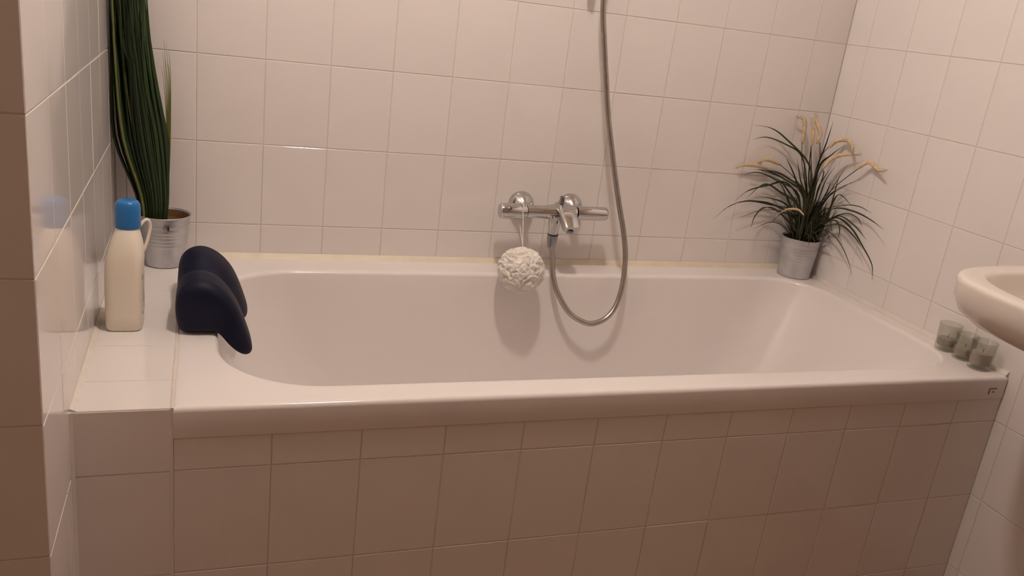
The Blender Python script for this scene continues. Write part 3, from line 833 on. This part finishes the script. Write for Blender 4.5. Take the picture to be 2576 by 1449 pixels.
PLUME_CURVES = [[[[1.714, -0.085, 0.02], [1.687, -0.065, 0.166], [1.664, -0.046, 0.249], [1.655, -0.038, 0.306]], [[1.655, -0.038, 0.306], [1.653, -0.037, 0.349], [1.648, -0.032, 0.375], [1.631, -0.026, 0.38]]],
    [[[1.692, -0.081, 0.02], [1.687, -0.077, 0.169], [1.678, -0.07, 0.247], [1.669, -0.062, 0.308]], [[1.67, -0.063, 0.304], [1.667, -0.06, 0.346], [1.658, -0.053, 0.379]]],
    [[[1.691, -0.068, 0.02], [1.699, -0.074, 0.169], [1.699, -0.074, 0.269], [1.692, -0.068, 0.318]], [[1.686, -0.063, 0.313], [1.688, -0.065, 0.344], [1.675, -0.055, 0.373], [1.671, -0.051, 0.391]]],
    [[[1.718, -0.068, 0.02], [1.702, -0.076, 0.169], [1.701, -0.076, 0.273], [1.714, -0.087, 0.315]], [[1.713, -0.086, 0.307], [1.726, -0.096, 0.329], [1.743, -0.115, 0.336], [1.728, -0.16, 0.328], [1.72, -0.176, 0.311]]],
    [[[1.693, -0.066, 0.02], [1.686, -0.103, 0.151], [1.684, -0.101, 0.214], [1.692, -0.107, 0.251]], [[1.691, -0.107, 0.249], [1.704, -0.117, 0.281], [1.724, -0.134, 0.296], [1.74, -0.179, 0.307]]],
    [[[1.715, -0.093, 0.02], [1.707, -0.106, 0.137], [1.725, -0.141, 0.21], [1.738, -0.194, 0.27]], [[1.732, -0.199, 0.271], [1.737, -0.225, 0.294], [1.745, -0.239, 0.29], [1.745, -0.263, 0.281], [1.725, -0.307, 0.288]]],
    [[[1.687, -0.087, 0.02], [1.676, -0.081, 0.145], [1.626, -0.039, 0.197], [1.541, -0.018, 0.22]], [[1.568, -0.018, 0.224], [1.525, -0.023, 0.232], [1.491, -0.019, 0.231], [1.47, -0.016, 0.222]]],
    [[[1.712, -0.059, 0.02], [1.686, -0.063, 0.157], [1.654, -0.037, 0.206], [1.602, -0.028, 0.24]], [[1.608, -0.02, 0.238], [1.573, -0.022, 0.249], [1.547, -0.025, 0.25], [1.535, -0.025, 0.241]]],
    [[[1.706, -0.075, 0.02], [1.639, -0.141, 0.079], [1.636, -0.139, 0.11], [1.625, -0.13, 0.127]], [[1.637, -0.139, 0.118], [1.622, -0.127, 0.13], [1.602, -0.111, 0.127], [1.587, -0.098, 0.113]]]]


def build_fountain_grass():
    c = (1.700, -0.075)
    t = thing('plumed_potted_plant', (c[0], c[1], RIM), 'low arching grass with straw coloured plumes in a zinc pot on the bath corner', 'potted plant')
    ribs = [(0.052 + 0.009 * k, 0.002, 0.0008) for k in range(5)] + [(0.102, 0.0025, 0.0010)]
    pot_parts(t, c, 0.0475, 0.0565, 0.1190, ribs, 0.102)
    rng = random.Random(4)
    def clampv(q, m=0.004):
        return Vector((min(q.x, XR - m), min(q.y, -m), q.z))
    for i, pts in enumerate(LEAF_CURVES):
        path = [clampv(q) for q in catmull(pts, 5)]
        v, f = blade_vf(path, rng.uniform(0.0045, 0.0068), face=Vector((rng.uniform(0.5, 1), rng.uniform(-0.5, 0.2), rng.uniform(0, 0.7))))
        make('leaf', v, f, 'leaf_brown' if i % 4 == 3 else 'leaf', t)
    # inner tuft
    for i in range(58):
        a = rng.uniform(0, 2 * PI); r = 0.038 * math.sqrt(rng.random())
        h = rng.uniform(0.07, 0.20) * (1.0 - 0.35 * r / 0.038)
        o = rng.uniform(0.4, 1.6)
        b = (c[0] + r * math.cos(a), c[1] + r * math.sin(a), RIM + 0.100)
        p = [b, (b[0] + 0.35 * r * o * math.cos(a), b[1] + 0.35 * r * o * math.sin(a), b[2] + h * 0.5), (b[0] + 1.3 * r * o * math.cos(a), b[1] + 1.3 * r * o * math.sin(a), b[2] + h)]
        path = [clampv(q) for q in catmull(p, 4)]
        v, f = blade_vf(path, rng.uniform(0.0055, 0.0085), face=Vector((math.cos(a + 1.57), math.sin(a + 1.57), 0.1)))
        make('leaf', v, f, 'leaf_brown' if i % 3 == 0 else 'leaf', t)
    # arching shorter leaves all round
    for i in range(26):
        a = rng.uniform(0, 2 * PI); L = rng.uniform(0.07, 0.15)
        dx, dy = math.cos(a), math.sin(a)
        if c[0] + dx * L > XR - 0.012: L = max(0.03, (XR - 0.012 - c[0]) / dx)
        if dy > 0 and c[1] + dy * L > -0.012: L = max(0.03, (-0.012 - c[1]) / dy)
        h = rng.uniform(0.04, 0.13)
        b = (c[0] + 0.02 * dx, c[1] + 0.02 * dy, RIM + 0.100)
        p = [b, (c[0] + 0.30 * L * dx + 0.012 * dx, c[1] + 0.30 * L * dy + 0.012 * dy, b[2] + h * 0.75), (c[0] + 0.68 * L * dx, c[1] + 0.68 * L * dy, b[2] + h), (c[0] + L * dx, c[1] + L * dy, b[2] + h * rng.uniform(0.45, 0.85))]
        path = [clampv(q) for q in catmull(p, 4)]
        v, f = blade_vf(path, rng.uniform(0.004, 0.006), face=Vector((-dy, dx, 0)))
        make('leaf', v, f, 'leaf', t)
    for n_, (stem, headp) in enumerate(PLUME_CURVES):
        fat = 0.45 if n_ == len(PLUME_CURVES) - 1 else 1.05
        path = [clampv(q) for q in catmull(stem, 5)]
        v, f = tube_vf(path, 0.0011, 6)
        s = make('plume_stem', v, f, 'leaf', t)
        hp = [clampv(q, 0.008) for q in catmull(headp, 6)]
        V, F = tube_vf(hp, lambda q: 0.0010 + 0.0046 * fat * math.sin(PI * min(1, 0.12 + 0.88 * q)) ** 0.8, 8)
        fr = frames(hp)
        for (p, tt, a, b) in fr:                     # soft bristles
            for k in range(7):
                th = rng.uniform(0, 2 * PI)
                d = (a * math.cos(th) + b * math.sin(th)) * rng.uniform(0.005, 0.009) * fat + tt * rng.uniform(0.005, 0.014)
                w = tt.cross(d).normalized() * 0.0006
                e = clampv(p + d, 0.003); i0 = len(V)
                V += [tuple(p - w), tuple(p + w), tuple(e), tuple(p + tt * 0.0008)]
                F += [(i0, i0 + 1, i0 + 2), (i0 + 1, i0 + 3, i0 + 2), (i0 + 3, i0, i0 + 2)]
        tag(make('plume', V, F, 'plume', s), 'straw coloured feathery plume')
    return t
build_fountain_grass()

# ------------------------------------------------------------------ tealight glasses
def build_glass(x, y, r0, r1, h, wax, label):
    t = thing('votive_glass', (x, y, RIM), label, 'glass', 'votive glasses on the bath corner')
    z0 = RIM + 0.0004
    prof = [(0.0, 0.0005), (0.0, r0 - 0.003), (0.0015, r0 - 0.0008), (0.004, r0)]
    for k in range(1, 8): prof.append((0.004 + (h - 0.005) * k / 7, r0 + (r1 - r0) * k / 7))
    prof += [(h, r1 - 0.0008), (h - 0.001, r1 - 0.0020), (0.012, r0 - 0.0022), (0.009, r0 - 0.005), (0.008, 0.0005)]
    rings = [[(x + r * math.cos(2 * PI * k / 36), y + r * math.sin(2 * PI * k / 36), z0 + z) for k in range(36)] for z, r in prof]
    v, f = loft(rings)
    g = make('glass_cup', v, f, 'glass', t)
    rw = r0 - 0.0028
    w = [(0.0125, 0.0005), (0.0125, rw - 0.002), (0.014, rw), (wax - 0.001, rw), (wax, rw - 0.001), (wax + 0.0002, 0.0005)]
    rings = [[(x + r * math.cos(2 * PI * k / 30), y + r * math.sin(2 * PI * k / 30), z0 + z) for k in range(30)] for z, r in w]
    v, f = loft(rings)
    wx = sharp(make('wax', v, f, 'wax', t), 50)
    tube('wick', [(x, y, z0 + wax - 0.002), (x + 0.0006, y, z0 + wax + 0.005), (x + 0.0015, y, z0 + wax + 0.010)], 0.0008, 'mark', wx, n=6, per=3)
    return t
build_glass(1.724, -0.6475, 0.0240, 0.0265, 0.068, 0.030, 'clear votive glass farthest from the tub front edge, by the tiled wall')
build_glass(1.724, -0.701, 0.0235, 0.0258, 0.062, 0.028, 'clear votive glass in the middle of the row of three')
build_glass(1.7165, -0.7565, 0.0250, 0.0280, 0.068, 0.040, 'clear votive glass nearest the tub front edge and maker mark')

# ------------------------------------------------------------------ ceiling lamp
def build_lamp():
    x, y, z = LAMP_POS
    t = thing('ceiling_lamp', (x, y, ZCEIL), 'round globe lamp on the ceiling over the bathtub edge', 'lamp')
    lathe('lamp_base', [(0.0, 0.045), (-0.012, 0.050), (-0.028, 0.046), (-0.040, 0.030)], (x, y, ZCEIL - 0.0005), 'white_metal', t, n=32)
    bm = bmesh.new(); bmesh.ops.create_uvsphere(bm, u_segments=24, v_segments=14, radius=LAMP_RADIUS)
    V = [(x + v.co.x, y + v.co.y, z + v.co.z) for v in bm.verts]
    F = [tuple(v.index for v in f.verts) for f in bm.faces]
    bm.free()
    make('lamp_globe', V, F, M['lamp'], t)
build_lamp()
